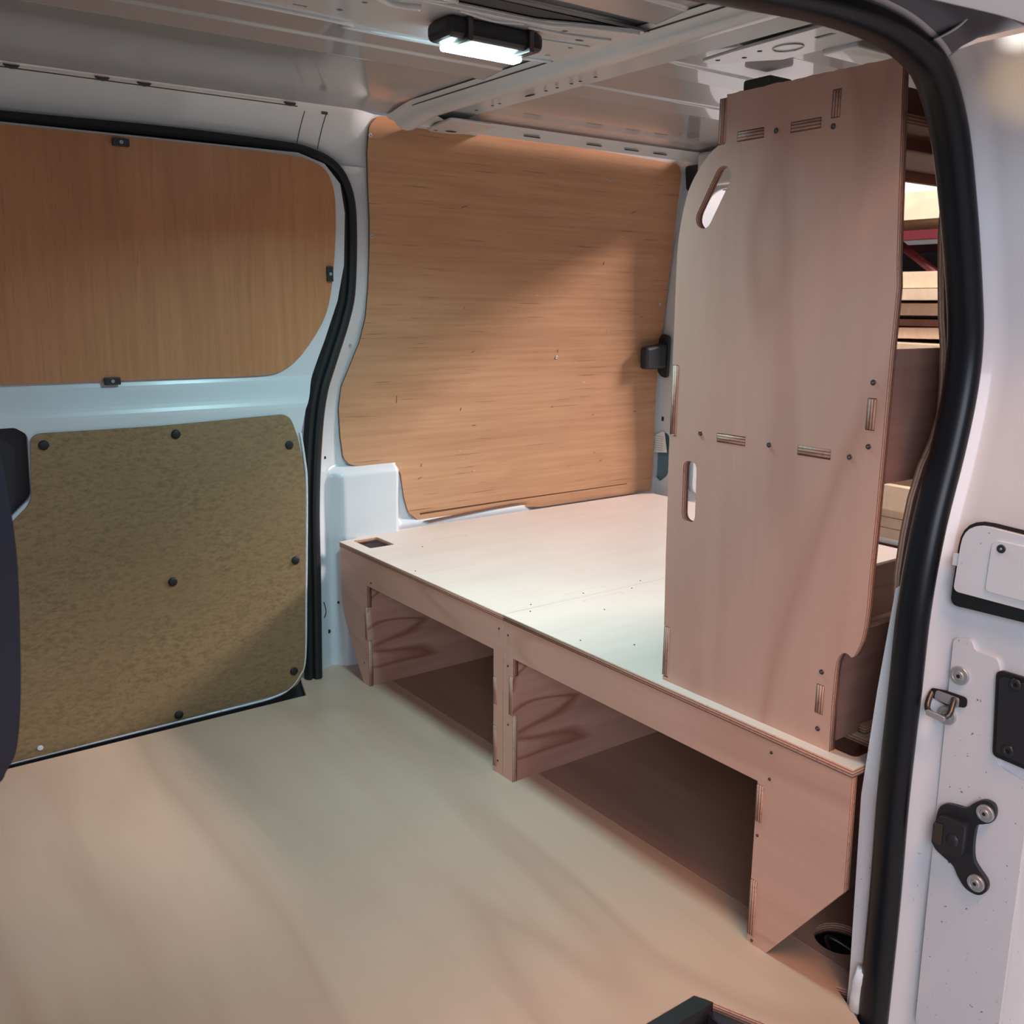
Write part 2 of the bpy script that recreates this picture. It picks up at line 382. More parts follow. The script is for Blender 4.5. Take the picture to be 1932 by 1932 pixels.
# rolled rim of the door skin
rim = catmull([(-.30,.001),(-.25,.003),(-.205,.014),(-.170,.046),(-.151,.098),(-.14,.30),(-.128,.556),(-.131,.63),(-.139,.70)], 5)
tube('door_rim', [(-1.9,.697,-.006)]+[(x,.697,z) for x,z in rim], .0035, 'paint', door)
mdf = fillet([(-.764,.742),(-.491,.741),(-.168,.750),(-.148,.690),(-.136,.626),(-.132,.556),(-.152,.096),(-.168,.020),(-.247,.010),(-.858,-.001),(-1.2,-.006),(-1.2,.3),(-1.2,.53),(-.836,.535),(-.776,.592)], [.025,.02,.035,.05,.05,.04,.06,.05,.03,.01,0,0,0,.03,.04])
hb = plate('hardboard_panel', 'Y', .698, mdf, ['hardboard','crack'], 0, .004, door)
for x,z in ((-.74,.716),(-.454,.719),(-.172,.671),(-.168,.368),(-.485,.363),(-.186,.065),(-.493,.02)):
    lathe('push_plug', [(.001,.0045),(.007,.0040),(.0105,.0022),(.011,0),(.001,0)], (x,.6935,z), (0,-1,0), 'rubber_d', hb, 20)
lathe('fixing_hole', [(.001,.0005),(.004,.0006),(.005,0),(.001,-.001)], (-.808,.694,.021), (0,-1,0), 'dark', hb, 12)
lathe('fixing_rim', [(.0045,.0004),(.0065,.0006),(.0066,0),(.0045,-.001)], (-.809,.6937,.020), (0,-1,0), 'paint', hb, 12)
wb = [(-1.9,.845),(-.565,.846),(-.207,.845),(-.155,.862),(-.105,.90),(-.05,.97),(-.034,1.0),(-.012,1.12),(-.002,1.25),(-.009,1.32),(-.034,1.358),(-.098,1.373),(-.31,1.380),(-1.9,1.378)]
wbo = [wb[0]]+catmull([(-.565,.846),(-.35,.8455),(-.215,.846),(-.165,.856),(-.120,.885),(-.075,.935),(-.040,.99),(-.022,1.05),(-.010,1.14),(-.005,1.24),(-.010,1.305),(-.030,1.348),(-.070,1.368),(-.13,1.376),(-.31,1.380)], 5)+[wb[-1]]
wbd = plate('window_board', 'Y', -.006, wbo, ['doorply','crack'], -.003, .0012, door, bend=(ZC, yd))
def clip(x, z, vert=False):
    y = yd(z)-.008
    a, b2 = (.0085,.018) if not vert else (.019,.0085)
    c = box('panel_clip', (x-b2,y-.008,z-a), (x+b2,y,z+a), 'plastic', door, .002)
    screw((x,y-.009,z), (0,-1,0), c, .004, 'screw', 'steel')
clip(-.522,1.366); clip(-.577,.846); clip(-.026,1.097,True)

# far seal: double lipped rubber
sp_ = catmull([(-2.0,1.392),(-1.2,1.392),(-.75,1.392),(-.423,1.397),(-.142,1.393),(-.058,1.385),(.006,1.360),(.040,1.309),(.050,1.23),(.042,1.068),(.023,.986),(-.019,.876),(-.049,.793),(-.068,.682),(-.083,.496),(-.088,.274),(-.094,.03),(-.094,-.015)], 6)
prof = [(-.026,.012),(-.026,-.002),(-.020,-.010),(-.012,-.010),(-.009,-.004),(-.006,-.004),(-.003,-.014),(.004,-.018),(.012,-.017),(.019,-.010),(.021,.000),(.021,.014)]
V, F = sweep(sp_, prof, .768, 1, True)
fs_ = mesh('door_seal', V, F, 'rubber_d', None, False); tag(fs_, 'slim grooved black rubber seal running round the closed far sliding door', 'seal')
tube('drain_loop', [(-.06+.0*t, .765-.012*math.sin(PI*t), .17+.045*t) for t in lin(0,1,9)], .0015, 'rubber_d', wleft, 6)

# door sill under the far door
ds = box('trim_1', (-2.0,.672,-.06), (-.10,.80,-.019), 'dark'); tag(ds, kind='structure')

# far plywood lining
lp = [(.10,1.47),(.125,1.496),(.26,1.498),(1.225,1.472),(1.245,1.44),(1.262,1.2),(1.266,.98),(1.258,.86),(1.250,.40),(1.248,.377),(.75,.377),(.70,.383),(.62,.392),(.33,.380),(.286,.389),(.250,.42),(.236,.47),(.227,.54),(.205,.566),(.175,.574),(.09,.574),(.064,.580),(.045,.60),(.038,.66),(.035,.74),(.045,.80),(.071,.856),(.10,.92),(.117,.985),(.122,1.06),(.122,1.153),(.118,1.24),(.108,1.326),(.100,1.40)]
lpo = fillet(lp, .03, 4)
slit = [(.29,.407),(.60,.4115),(1.13,.4135),(1.13,.416),(.60,.416),(.29,.413)]
fp = empty('plywood_lining', (.65,.83,.38), 'large worn plywood lining screwed to the far side wall above the bed', 'wall panel')
plate('lining_board', 'Y', 0, lpo, ['wallply','crack'], -.005, 0, fp, holes=[slit], bend=(ZC+[.78,.82], wy))
plate('torn_edge', 'Y', .8305, rect(.28,.40,1.14,.42), 'crack', -.004, -.002, fp)
plate('split_strip', 'Y', .8265, [(.30,.388),(.62,.404),(.70,.402),(.60,.3975),(.32,.382)], ['crack','edge'], 0, .003, fp)
for x,z in ((.104,1.447),(.942,1.406),(.125,1.20),(1.235,1.03),(.07,.91),(.80,.86)):
    screw((x,wy(z)-.0008,z), (0,-1,.0), fp, .0055, 'screw', 'steel')
for k in range(26):   # scuffs and nicks in the veneer
    x = random.uniform(.2,1.15); z = random.uniform(.5,1.35); L_ = random.uniform(.006,.022); a = random.choice([0,0,.3,1.5,1.3])
    y = wy(z)-.0006; dx, dz = math.cos(a)*L_, math.sin(a)*L_
    tube('scratch', [(x,y,z),(x+dx*.5,wy(z+dz*.5)-.0006,z+dz*.5+.001),(x+dx,wy(z+dz)-.0006,z+dz)], .0007, 'crack' if k % 3 else 'pine', fp, 5)

# ------------------------------------------------------------------ REAR FRAME (wall_back)
inner = fillet([(-.72,.02),(.765,.02),(.765,.60),(.735,1.0),(.655,1.388),(-.64,1.388),(-.72,1.0)], [.03,.03,.2,.3,.10,.10,.2], 8)
oval = fillet([(.862,.545),(.862,.44),(.815,.408),(.773,.44),(.773,.585),(.82,.588)], [.02,.03,.02,.03,.02,.02], 5)
bk = plate('wall_back', 'X', 1.272, [(-.93,-.06),(.90,-.06),(.90,.8),(.84,1.52),(-.86,1.52),(-.93,.8)], 'paint', 0, .012, holes=[inner, oval]); tag(bk, kind='structure')
box('cavity', (1.286,.762,.37), (1.33,.90,.62), 'bluegrey', bk)
plate('pillar_return', 'Y', .767, rect(1.274,.02,1.34,1.0), 'paint', 0, .004, bk)
box('slot_hole', (1.268,.805,.628), (1.2735,.812,.642), 'dark', bk)
rh = box('rear_header', (1.225,-.70,1.395), (1.27,.66,1.50), 'paint', bk, .012, True)
tg = plate('paper_tag', 'X', 1.264, [(.852,.512),(.775,.520),(.790,.588),(.80,.592),(.838,.575)], 'white', 0, .0006); tag(tg, 'torn white printed paper tag hanging in the oval hole of the rear pillar', 'tag')
for k in range(7): plate('print_line', 'X', 1.2636, rect(.795,.524+k*.008,.84,.5255+k*.008), 'print', 0, .0003, tg)
# black buffer / latch cover
bf = empty('door_check_cover', (1.24,.80,.85), 'black plastic latch cover on the far rear pillar above the platform', 'cover')
plate('cover_plate', 'X', 1.250, fillet([(.775,.922),(.806,.930),(.822,.91),(.822,.80),(.806,.785),(.778,.778)], .012), 'plastic', 0, .010, bf)
bm = bmesh.new(); bm_box(bm, (1.155,.780,.812), (1.255,.817,.898), .01)
for v in bm.verts:
    if v.co.x < 1.19 and v.co.z > .85: v.co.z -= .012
me = bpy.data.meshes.new('b'); bm.to_mesh(me); bm.free(); link('cover_body', me, 'plastic', bf, None, False)
bc = plate('corner_trim_cover', 'X', 1.262, fillet([(.744,1.470),(.60,1.470),(.60,1.40),(.70,1.385),(.735,1.395)], .012), 'plastic', 0, .009); tag(bc, 'black trim cover high in the rear corner beside the end panel', 'cover')
# open rear door leaf
rd = empty('door_2', (1.4,.80,.3), kind='structure')
plate('rear_door_skin', 'Y', .815, fillet([(1.34,-.05),(1.98,-.05),(1.98,1.2),(1.85,1.42),(1.42,1.42),(1.34,1.2)], .06), 'paint', -.03, 0, rd)
plate('rear_door_stiffener', 'Y', .812, fillet(rect(1.42,.35,1.92,.72), .04), 'paint', 0, .02, rd)

# ------------------------------------------------------------------ ROOF (ceiling)
YC = -.035
def roofz(x, y):
    z = 1.512
    for c0, hw in ((.232,.042),(-.302,.042)):
        z -= (.0035+.05*(y-c0+hw))*sst(abs(y-c0), hw+.002, hw-.002)
    if x > .33: z -= (.0035+.05*(y-YC+.04))*sst(abs(y-YC), .042, .038)
    z -= .06*sst(abs(y-YC), .62, .76)**2*.35
    return z
ys = sorted(set([round(v, 4) for v in lin(-.94,.695,60)]+[c0+s*(hw+d) for c0,hw in ((.232,.042),(-.302,.042),(.50,.03),(-.57,.03),(YC,.04)) for s in (-1,1) for d in (-.006,-.003,0,.003,.008)]))
V, F = grid(lin(-2.0,1.285,34)+[], ys, lambda x, y: (x, y, roofz(x, y)))
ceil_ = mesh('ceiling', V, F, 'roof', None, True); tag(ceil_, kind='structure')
# crossmember (roof bow): hat section across the van
hat = [(.128,1.509),(.140,1.501),(.152,1.499),(.160,1.490),(.172,1.482),(.190,1.479),(.208,1.483),(.222,1.493),(.236,1.4965),(.318,1.4965),(.322,1.499),(.330,1.506)]
yy = lin(-.90,.70,40)
V = [(x, y, z-.018*sst(abs(y-YC), .60,.75)) for y in yy for x, z in hat]; n = len(hat)
F = [(j*n+i, j*n+i+1, (j+1)*n+i+1, (j+1)*n+i) for j in range(len(yy)-1) for i in range(n-1)]
cm = mesh('roof_bow', V, F, 'paint', ceil_, True)
tube('bow_seam', [(.140,y,1.5010) for y in lin(-.88,.60,20)], .0016, 'gap', ceil_, 6)
for x,y,rx,ry in ((.285,.45,.004,.004),(.285,.42,.004,.004),(.285,.30,.006,.018),(.285,.24,.004,.004),(.285,.20,.004,.004),(.285,.15,.004,.004),(.285,.12,.004,.004),(.285,.07,.004,.004),(.285,.52,.004,.004)):
    plate('hole', 'Z', 1.4963, circ(x,y,rx,16,ry), 'dark', -.0006, 0, cm)
bracket = plate('bow_bracket', 'Z', 1.474, fillet([(.235,.56),(.36,.56),(.375,.715),(.345,.735),(.285,.738),(.262,.715)], .015), 'paint', 0, .006, cm)
plate('bracket_hole', 'Z', 1.4735, circ(.325,.70,.017,20,.010), 'dark', 0, .001, cm)
plate('bracket_hole', 'Z', 1.4735, circ(.285,.712,.005,12), 'dark', 0, .001, cm)
V, F = grid([.16,.19,.24,.262,.30,.40], lin(0,1,8), lambda x, v: (x+.06*v if x < .3 else x+.03*v, .60+.135*v, 1.478+.020*math.sin(PI*.5*(1-v))*(1 if x < .22 else .1)))
mesh('bracket_gusset', V, F, 'paint', cm)
# central lengthwise reinforcement with pressed edges and holes
ro = fillet([(-2.0,.055),(-.42,.035),(-.30,.06),(-.10,.058),(.05,.045),(.14,.03),(.14,-.235),(.02,-.20),(-.06,-.172),(-.30,-.165),(-.34,-.20),(-2.0,-.20)], [0,.03,.03,.03,.03,.01,.01,.03,.03,.02,.02,0])
cr_holes = [circ(.08,-.12,.010,16,.006), circ(-.265,-.095,.006,12), circ(-.355,-.02,.006,12), circ(-.34,-.08,.005,12), circ(.02,-.15,.006,12), circ(.10,-.07,.005,12), circ(-.25,-.15,.006,12), fillet([(-.47,-.06),(-.47,-.12),(-.40,-.12),(-.38,-.06)], .012), rect(-.43,-.005,-.405,.002), rect(-.34,-.15,-.315,-.143), circ(.10,.0,.006,12)]
rc = plate('roof_reinforcement', 'Z', 1.499, ro, 'paint', 0, .003, ceil_, holes=cr_holes)
md = rc.modifiers.new('bev', 'BEVEL'); md.width = .0015; md.segments = 2; md.limit_method = 'ANGLE'
for pts, r in (([(-1.9,.050),(-.45,.034),(-.30,.058),(-.10,.056),(.05,.043),(.13,.028)], .005),([(-1.9,-.19),(-.35,-.19),(-.30,-.158),(-.06,-.165),(.02,-.192),(.13,-.225)], .005),([(-.05,-.135),(.03,-.14),(.12,-.16)], .004),([(-.20,-.145),(-.12,-.13),(-.07,-.15)], .004),([(-.37,-.14),(-.31,-.11),(-.26,-.12)], .008),([(-.02,-.08),(.12,-.10)], .003)):
    c3 = catmull([(x,y,1.4985) for x,y in pts], 6); tube('pressed_rib', c3, r, 'paint', rc, 10)
plate('cavity_panel', 'Z', 1.5045, [(-2.0,.04),(.13,.02),(.13,-.21),(-2.0,-.19)], 'gap', 0, .001, ceil_)
# shadowed folded flange beyond the reinforcement
V, F = grid(lin(-.25,.14,8), lin(0,1,3), lambda x, v: (x, -.215-.02*v-.08*(x+.25)*.3, 1.508-.012*v)); mesh('folded_flange', V, F, 'paint', ceil_)
# rear roof bits: reinforcement plate near the near-side rear corner
rr = plate('rear_reinforcement', 'Z', 1.4945, fillet([(.34,-.52),(.47,-.52),(.47,-.27),(.43,-.22),(.40,-.16),(.36,-.16),(.35,-.25)], .012), 'paint', 0, .006, ceil_, holes=[fillet([(.385,-.405),(.40,-.405),(.40,-.445),(.385,-.445)], .006)])
tube('embossed_ring', [(.405+.024*math.cos(a), -.335+.03*math.sin(a), 1.4935) for a in lin(0,2*PI,25)], .0015, 'paint', ceil_, 6)
for x,y in ((.375,-.19),(.40,-.235),(.385,-.285)): plate('hole', 'Z', 1.494, circ(x,y,.005,12), 'dark', 0, .0008, rr)
box('rear_roof_rail', (.47,-.44,1.485), (1.22,-.36,1.506), 'paint', ceil_, .006, True)
V, F = grid(lin(.2,1.3,12), lin(0,1,6), lambda x, v: (x, .70-.10*v**1.5*0-.05*v, 1.476+.022*v)); 
siderail = mesh('side_roof_rail', V, F, 'paint', ceil_)
for k, x in enumerate((.55,.78,.93,1.05)): plate('rail_slot', 'Z', 1.4835-.0, rect(x,.672,x+.055,.677), 'dark', -.002, 0, siderail)
bx = box('roof_junction_box', (.565,-.165,1.474), (.64,-.09,1.4995), 'plastic', None, .006); tag(bx, 'small black box under the roof behind the plywood end panel', 'box')

# ------------------------------------------------------------------ NEAR SIDE: seal, jamb, skin
SN = [(-1.9,1.300),(-1.2,1.302),(-.8,1.304),(-.5,1.308),(-.39,1.314),(-.27,1.320),(-.178,1.318),(-.112,1.307),(-.060,1.284),(-.015,1.228),(.023,1.140),(.055,1.045),(.070,.985),(.071,.923),(.057,.845),(.028,.737),(.013,.630),(.011,.517),(.008,.362),(.013,.193),(.013,.018),(.012,-.16)]
sn = catmull(SN, 7)
pf = [(.0175*math.cos(a)*(1 if math.cos(a) > 0 else .9), .0228*math.sin(a)) for a in [2*PI*k/22 for k in range(22)]]
V, F = sweep(sn, pf, -.918, 1, True)
ns = mesh('door_seal', V, F, 'rubber', None, True); tag(ns, 'thick shiny black rubber seal curving round the near open doorway', 'seal')
jp = [(.006,.024),(.010,.0),(.014,-.018),(.022,-.026),(.026,-.045),(.026,-.11),(.026,-.165),(.032,-.190),(.052,-.205),(.11,-.208)]
top_ = [p for p in sn if p[0] < -.055 and p[1] > 1.2]; side_ = [p for p in sn if not (p[0] < -.068 and p[1] > 1.2)]
V, F = sweep(side_, jp, -.918, 1)
jb = mesh('wall_right', V, F, 'jamb', None, True); tag(jb, kind='structure')
V, F = sweep(top_, [(.008,.024),(.010,-.014),(.026,-.026),(.085,-.050),(.105,-.080),(.105,-.150),(.085,-.185),(-.055,-.200),(-.057,-.206),(.10,-.208)], -.918, 1)  # unseen outer lip drawn down to keep the channel in shade
mesh('header_channel', V, F, 'jamb', jb, True)
V, F = sweep([p for p in top_ if p[0] < -.060], [(.0165,-.020),(.024,-.030),(.030,-.045),(.034,-.175),(.030,-.190),(-.03,-.194)], -.918, 1)
mesh('channel_shade_strip', V, F, 'channel_shade', jb, True)  # dark strip added inside the channel, its shade put into the colour
sk = plate('outer_skin', 'Y', -1.126, [(.09,-.16),(1.4,-.16),(1.4,1.52),(-2.0,1.52),(-2.0,1.42),(-.2,1.42),(.0,1.38),(.09,1.28),(.13,1.05),(.11,.8),(.09,.6)], 'jamb', -.003, 0, jb)
plate('inner_header', 'Y', -.886, [(-2.0,1.352),(-.2,1.345),(-.05,1.31),(.06,1.20),(1.27,1.45),(1.27,1.52),(-2.0,1.52)], 'paint', -.004, 0, jb)
plate('inner_skin', 'Y', -.905, [(.03,-.06),(1.27,-.06),(1.27,1.5),(.03,1.2),(.065,1.04),(.065,.9),(.03,.74),(.02,.6)], 'paint', -.003, 0, jb)
plate('pillar_flange', 'X', .02, [(-.93,.70),(-.897,.66),(-.885,.65),(-.872,.499),(-.862,.332),(-.870,.048),(-.870,-.06),(-.93,-.06)], 'jamb', 0, .004, jb)
tube('flange_bead', [(.010,-.893,.0),(.012,-.893,.02),(.012,-.894,.045),(.012,-.9,.07)], .012, 'jamb', jb)
fl3 = catmull([(-.112,-.925,1.303),(-.101,-.932,1.309),(-.090,-.943,1.316),(-.082,-.955,1.324),(-.082,-.968,1.332),(-.092,-.985,1.340),(-.11,-1.01,1.35)], 5)
V = []; 
for p in fl3: V += [(p[0],p[1],p[2]-.001),(p[0]+.030,p[1]-.004,p[2]+.012)]
F = [(2*i,2*i+1,2*i+3,2*i+2) for i in range(len(fl3)-1)]
mesh('drip_flange', V, F, 'jamb', jb, True, None, .002)
# raised pressing on the jamb
rp = plate('jamb_pressing', 'X', .0345, fillet([(-.972,.02),(-.966,.60),(-.990,.606),(-.996,.592),(-1.026,.590),(-1.031,.575),(-1.033,.47),(-1.045,.45),(-1.085,.44),(-1.085,.02)], .008, 4), 'jamb', -.003, .003, jb)
md = rp.modifiers.new('bev', 'BEVEL'); md.width = .0028; md.segments = 4; md.limit_method = 'ANGLE'; md.angle_limit = 1.0
for p in rp.data.polygons: p.use_smooth = False

# near side plywood lining seen past the seal
nl = [(1.22,.38),(1.22,1.40),(.10,1.40),(.080,1.30),(.068,1.20),(.072,1.118),(.081,1.065),(.092,1.01),(.105,.968),(.111,.925),(.113,.881),(.100,.845),(.077,.811),(.060,.768),(.050,.717),(.045,.665),(.046,.630),(.065,.595),(.10,.575),(.17,.575),(.20,.55),(.22,.42),(.26,.38)]
nlo = fillet(nl, .03, 4)
nlp = plate('plywood_lining', 'Y', -.874, nlo, ['redply','edge_l'], -.009, 0); tag(nlp, 'wavy edged plywood lining seen edge on just inside the near black rubber seal', 'wall panel')

# door hardware on the jamb (faces forward)
XJ = .030
cov = empty('flap_cover', (XJ,-1.03,.7), 'white rounded flap with inset tab and black screw, upper right on the door pillar', 'cover')
XC = .038
plate('flap_recess', 'X', XC-.012, fillet([(-.9595,.645),(-.964,.765),(-1.10,.757),(-1.10,.648),(-.985,.646)], [.015,.04,0,0,.01]), 'rubber_d', 0, .002, cov)
fp1 = plate('flap', 'X', XC-.020, fillet([(-.966,.667),(-.971,.760),(-1.10,.752),(-1.10,.665)], [.008,.032,0,0]), 'jamb', 0, .008, cov)
plate('flap_hinge_tab', 'X', XC-.018, rect(-.968,.70,-.960,.716), 'jamb', 0, .006, cov)
plate('flap_tab', 'X', XC-.0225, fillet([(-1.008,.678),(-1.010,.738),(-1.016,.744),(-1.10,.742),(-1.10,.676)], [.006,.008,.004,0,0]), 'jamb', 0, .0035, cov)
screw((XC-.0228,-1.022,.735), (-1,0,0), cov, .0055, 'screw', 'plastic')

def torx(y, z, r, label, name='flange_bolt', parent=None, x=XJ-.001):
    prof = [(.0005,.0030),(r*.46,.0030),(r*.50,.0024),(r*.54,.0016),(r*.66,.0014),(r*.70,.0018),(r*.94,.0016),(r,.0006),(r,-.003),(.0005,-.003)]
    o = lathe(name, prof, (x,y,z), (-1,0,0), 'steel', parent, 28)
    for p_ in o.data.polygons: p_.use_smooth = False
    if label: tag(o, label, 'bolt', 'striker bolts on the door pillar')
    st = [(y+r*.26*(1 if k % 2 else .62)*math.cos(PI*k/6), z+r*.26*(1 if k % 2 else .62)*math.sin(PI*k/6)) for k in range(12)]
    plate('star_socket', 'X', x-.0032, st, 'dark', -.0003, .0004, o)
    return o
torx(-.981,.553,.0125,'round silver bolt alone above the striker loop on the door pillar')
torx(-.970,.493,.0125,'silver bolt partly hidden under the striker loop on the door pillar')
stk = empty('door_striker', (XJ,-.965,.51), 'bent metal striker loop set in an oval slot on the door pillar', 'striker')
plate('striker_slot', 'X', XJ-.0015, fillet([(-.944,.524),(-.944,.512),(-.968,.507),(-.995,.513),(-.995,.527),(-.965,.527)], .006), 'dark', 0, .001, stk)
plate('striker_plate', 'X', XJ-.003, fillet([(-.953,.524),(-.951,.511),(-.985,.509),(-.985,.523)], .004), 'steel', 0, .002, stk)
tube('striker_loop', catmull([(XJ-.002,-.947,.519),(XJ-.012,-.949,.510),(XJ-.02,-.953,.502),(XJ-.024,-.962,.499),(XJ-.024,-.975,.499),(XJ-.02,-.983,.504),(XJ-.010,-.981,.514),(XJ-.002,-.978,.520)], 5), .0038, 'steel_d', stk)
plate('striker_wear_pad', 'X', XJ-.030, fillet([(-.955,.504),(-.957,.497),(-.981,.495),(-.983,.502)], .003), 'steel', 0, .005, stk)

bp = empty('black_plate', (XJ,-1.06,.5), 'flat black plastic plate with two screws at the right edge of the photo', 'plate')
plate('plate_rim', 'X', XJ-.001, fillet([(-1.028,.577),(-1.036,.463),(-1.0,.463)][:2]+[(-1.12,.459),(-1.12,.577)], [.008,.008,0,0]), 'rubber_d', -.002, .004, bp)
plate('plate_face', 'X', XJ-.004, fillet([(-1.034,.571),(-1.041,.470),(-1.12,.466),(-1.12,.571)], [.006,.006,0,0]), 'plastic', -.002, .004, bp)
for y,z in ((-1.0545,.5665),(-1.0555,.478)):
    screw((XJ-.0065,y,z), (-1,0,0), bp, .0078, 'screw', 'plastic')
    lathe('screw_washer', [(.0055,.0012),(.008,.0006),(.0082,-.002),(.0055,-.002)], (XJ-.006,y,z), (-1,0,0), 'rubber', bp, 20)

hb2 = empty('check_bracket', (XJ,-1.01,.34), 'black curved hinge bracket held by two silver bolts low on the door pillar', 'bracket')
bro = catmull([(-1.050,.388),(-1.046,.399),(-1.034,.400),(-1.022,.391),(-1.012,.379),(-.998,.376),(-.984,.372),(-.976,.362),(-.973,.340),(-.972,.315),(-.976,.303),(-.990,.296),(-1.004,.290),(-1.012,.278),(-1.024,.267),(-1.040,.266),(-1.050,.276),(-1.050,.290),(-1.038,.302),(-1.030,.312),(-1.027,.330),(-1.027,.350),(-1.029,.362),(-1.038,.368),(-1.047,.375)], 5, True)
pl = plate('bracket_plate', 'X', XJ-.006, bro, 'plastic', 0, .007, hb2)
md = pl.modifiers.new('bev', 'BEVEL'); md.width = .0025; md.segments = 3; md.limit_method = 'ANGLE'
bod = plate('bracket_body', 'X', XJ-.020, fillet([(-1.020,.362),(-.985,.360),(-.978,.345),(-.978,.318),(-.988,.308),(-1.020,.315)], .006), 'plastic', 0, .014, hb2)
md = bod.modifiers.new('bev', 'BEVEL'); md.width = .003; md.segments = 3; md.limit_method = 'ANGLE'
plate('bracket_pad', 'X', XJ-.022, fillet(rect(-.992,.320,-.980,.350), .003), 'steel_d', 0, .002, hb2)
lathe('bracket_boss', [(.0005,.001),(.0085,.001),(.009,-.001),(.0005,-.001)], (XJ-.020,-1.006,.334), (-1,0,0), 'plastic', hb2, 24)
for y,z in ((-1.038,.384),(-1.037,.2825)): torx(y, z, .0115, None, 'silver_bolt', hb2, XJ-.008)

# ------------------------------------------------------------------ BED PLATFORM, two units
H = .376; T = .013
def bed_unit(loc, label, front, top, dividers, tslots, hole, joins, screws, xend=1.222):
    u = empty('bed_platform', loc, label, 'bed platform', 'plywood bed platform units across the rear of the van')
    holes = [hole]+[rect(a,y-.0065,b_,y+.0065) for a,b_,y in tslots]
    plate('platform_top', 'Z', H, top, ['birch_top','edge'], -T, 0, u, holes=holes)
    notched = front
    plate('front_panel', 'X', .001, notched, ['birch_x','edge'], 0, T, u)
    for y0, s, segs in dividers:   # divider board along the van; tenons come forward through the front panel
        yc = y0
        prof_ = [(T+.0005,0)]
        out = [(1.20,0),(1.20,H-T-.001)]
        out += [(T+.0012,H-T-.001)]
        for z1, z0 in segs: out += [(T+.0012,z1),(-.0005,z1),(-.0005,z0),(T+.0012,z0)]
        out += [(T+.0012,0)]
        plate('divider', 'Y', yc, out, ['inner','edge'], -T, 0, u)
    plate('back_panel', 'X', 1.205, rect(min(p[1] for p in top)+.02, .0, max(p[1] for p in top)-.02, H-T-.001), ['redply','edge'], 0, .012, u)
    for a,b_,y in tslots: plate('tenon', 'Z', H-.0002, rect(a+.0012,y-.0058,b_-.0012,y+.0058), ['birch_top','edge'], -T, 0, u)
    for x,y in joins: screw((x,y,H+.0002), (0,0,1), u, .0016, 'screw', 'steel_d')
    for y,z in screws: screw((.0006,y,z), (-1,0,0), u, .0026, 'screw', 'steel_d')
    return u
def notch(u_edge, inward, segs):
    """edge of a leg with tenon notches, listed top to bottom"""
    pts = []
    for z1, z0 in segs: pts += [(u_edge,z1),(u_edge+inward,z1),(u_edge+inward,z0),(u_edge,z0)]
    return pts
hz = .287
segA = [(.225,.130),(.030,.0)]            # left leg
segB = [(.285,.225),(.110,.0)]            # left unit centre leg
segC = [(.245,.155),(.020,.004)]          # right unit centre leg
segD = [(.283,.218),(.115,.012)]          # right leg
fl_ = [(.778,H-T-.0005),(.778,.20),(.765,.165),(.735,.125),(.655,.0),(.624+T,.0)]
fl_ += [p for z1,z0 in [(.030,.012)] for p in []]
fl_ = [(.778,H-T-.0005),(.778,.205),(.762,.160),(.658,.0),(.624,.0),(.624,.130),(.624+T,.130),(.624+T,.225),(.624,.225),(.624,hz),(.036,hz),(.036,.225),(.036-T,.225),(.036-T,.160),(.036,.160),(.036,.110),(.036-T,.110),(.036-T,.012),(.036,.012),(.036,.0),(.0006,.0),(.0006,H-T-.0005)]
bed_unit((.6,.39,0), 'left plywood bed platform against the far wall, square hole in its far corner', fl_,
    [(-.0,.0006),(-.0,.780),(.06,.792),(.06,.815),(1.222,.815),(1.222,.0006)],
    [(.6245,1,[(.224,.131)]),(.0355-T,1,[(.224,.161),(.109,.013)])],
    [(.219,.331,.644),(.201,.318,.034),(.853,.983,.662)],
    fillet([(.036,.666),(.036,.770),(.112,.770),(.112,.666)], .006), [(.09,.02),(.24,.018),(.42,.018),(.62,.018),(.16,.60),(.02,.40)], [(.60,.30),(.015,.34),(.65,.06),(.018,.03)])
fr_ = [(-.0006,H-T-.0005),(-.0006,.0),(-.037,.0),(-.037,.020),(-.037,.155),(-.037-0,.155),(-.0245,.155),(-.0245,.245),(-.037,.245),(-.037,hz),(-.692,hz),(-.692,.283),(-.692-T,.283),(-.692-T,.218),(-.692,.218),(-.692,.115),(-.692-T,.115),(-.692-T,.014),(-.692,.014),(-.692,.0),(-.731,.0),(-.860,.180),(-.857,H-T-.0005)]
bed_unit((.6,-.43,0), 'right plywood bed platform, the half under the upright shelf unit beside the open near doorway', fr_,
    [(-.0,-.0006),(1.222,-.0006),(1.222,-.858),(-.0,-.858)],
    [(-.0365,1,[(.244,.156)]),(-.705,1,[(.282,.219),(.114,.015)])],
    [(.203,.318,-.028),(.853,.983,-.028)],
    fillet([(.036,-.755),(.036,-.838),(.104,-.838),(.104,-.755)], .012), [(.06,-.018),(.2,-.10),(.10,-.30),(.36,-.016),(.03,-.22),(.5,-.02)], [(-.018,.335),(-.018,.265),(-.020,.13),(-.715,.345),(-.715,.300),(-.699,.195),(-.702,.006)])

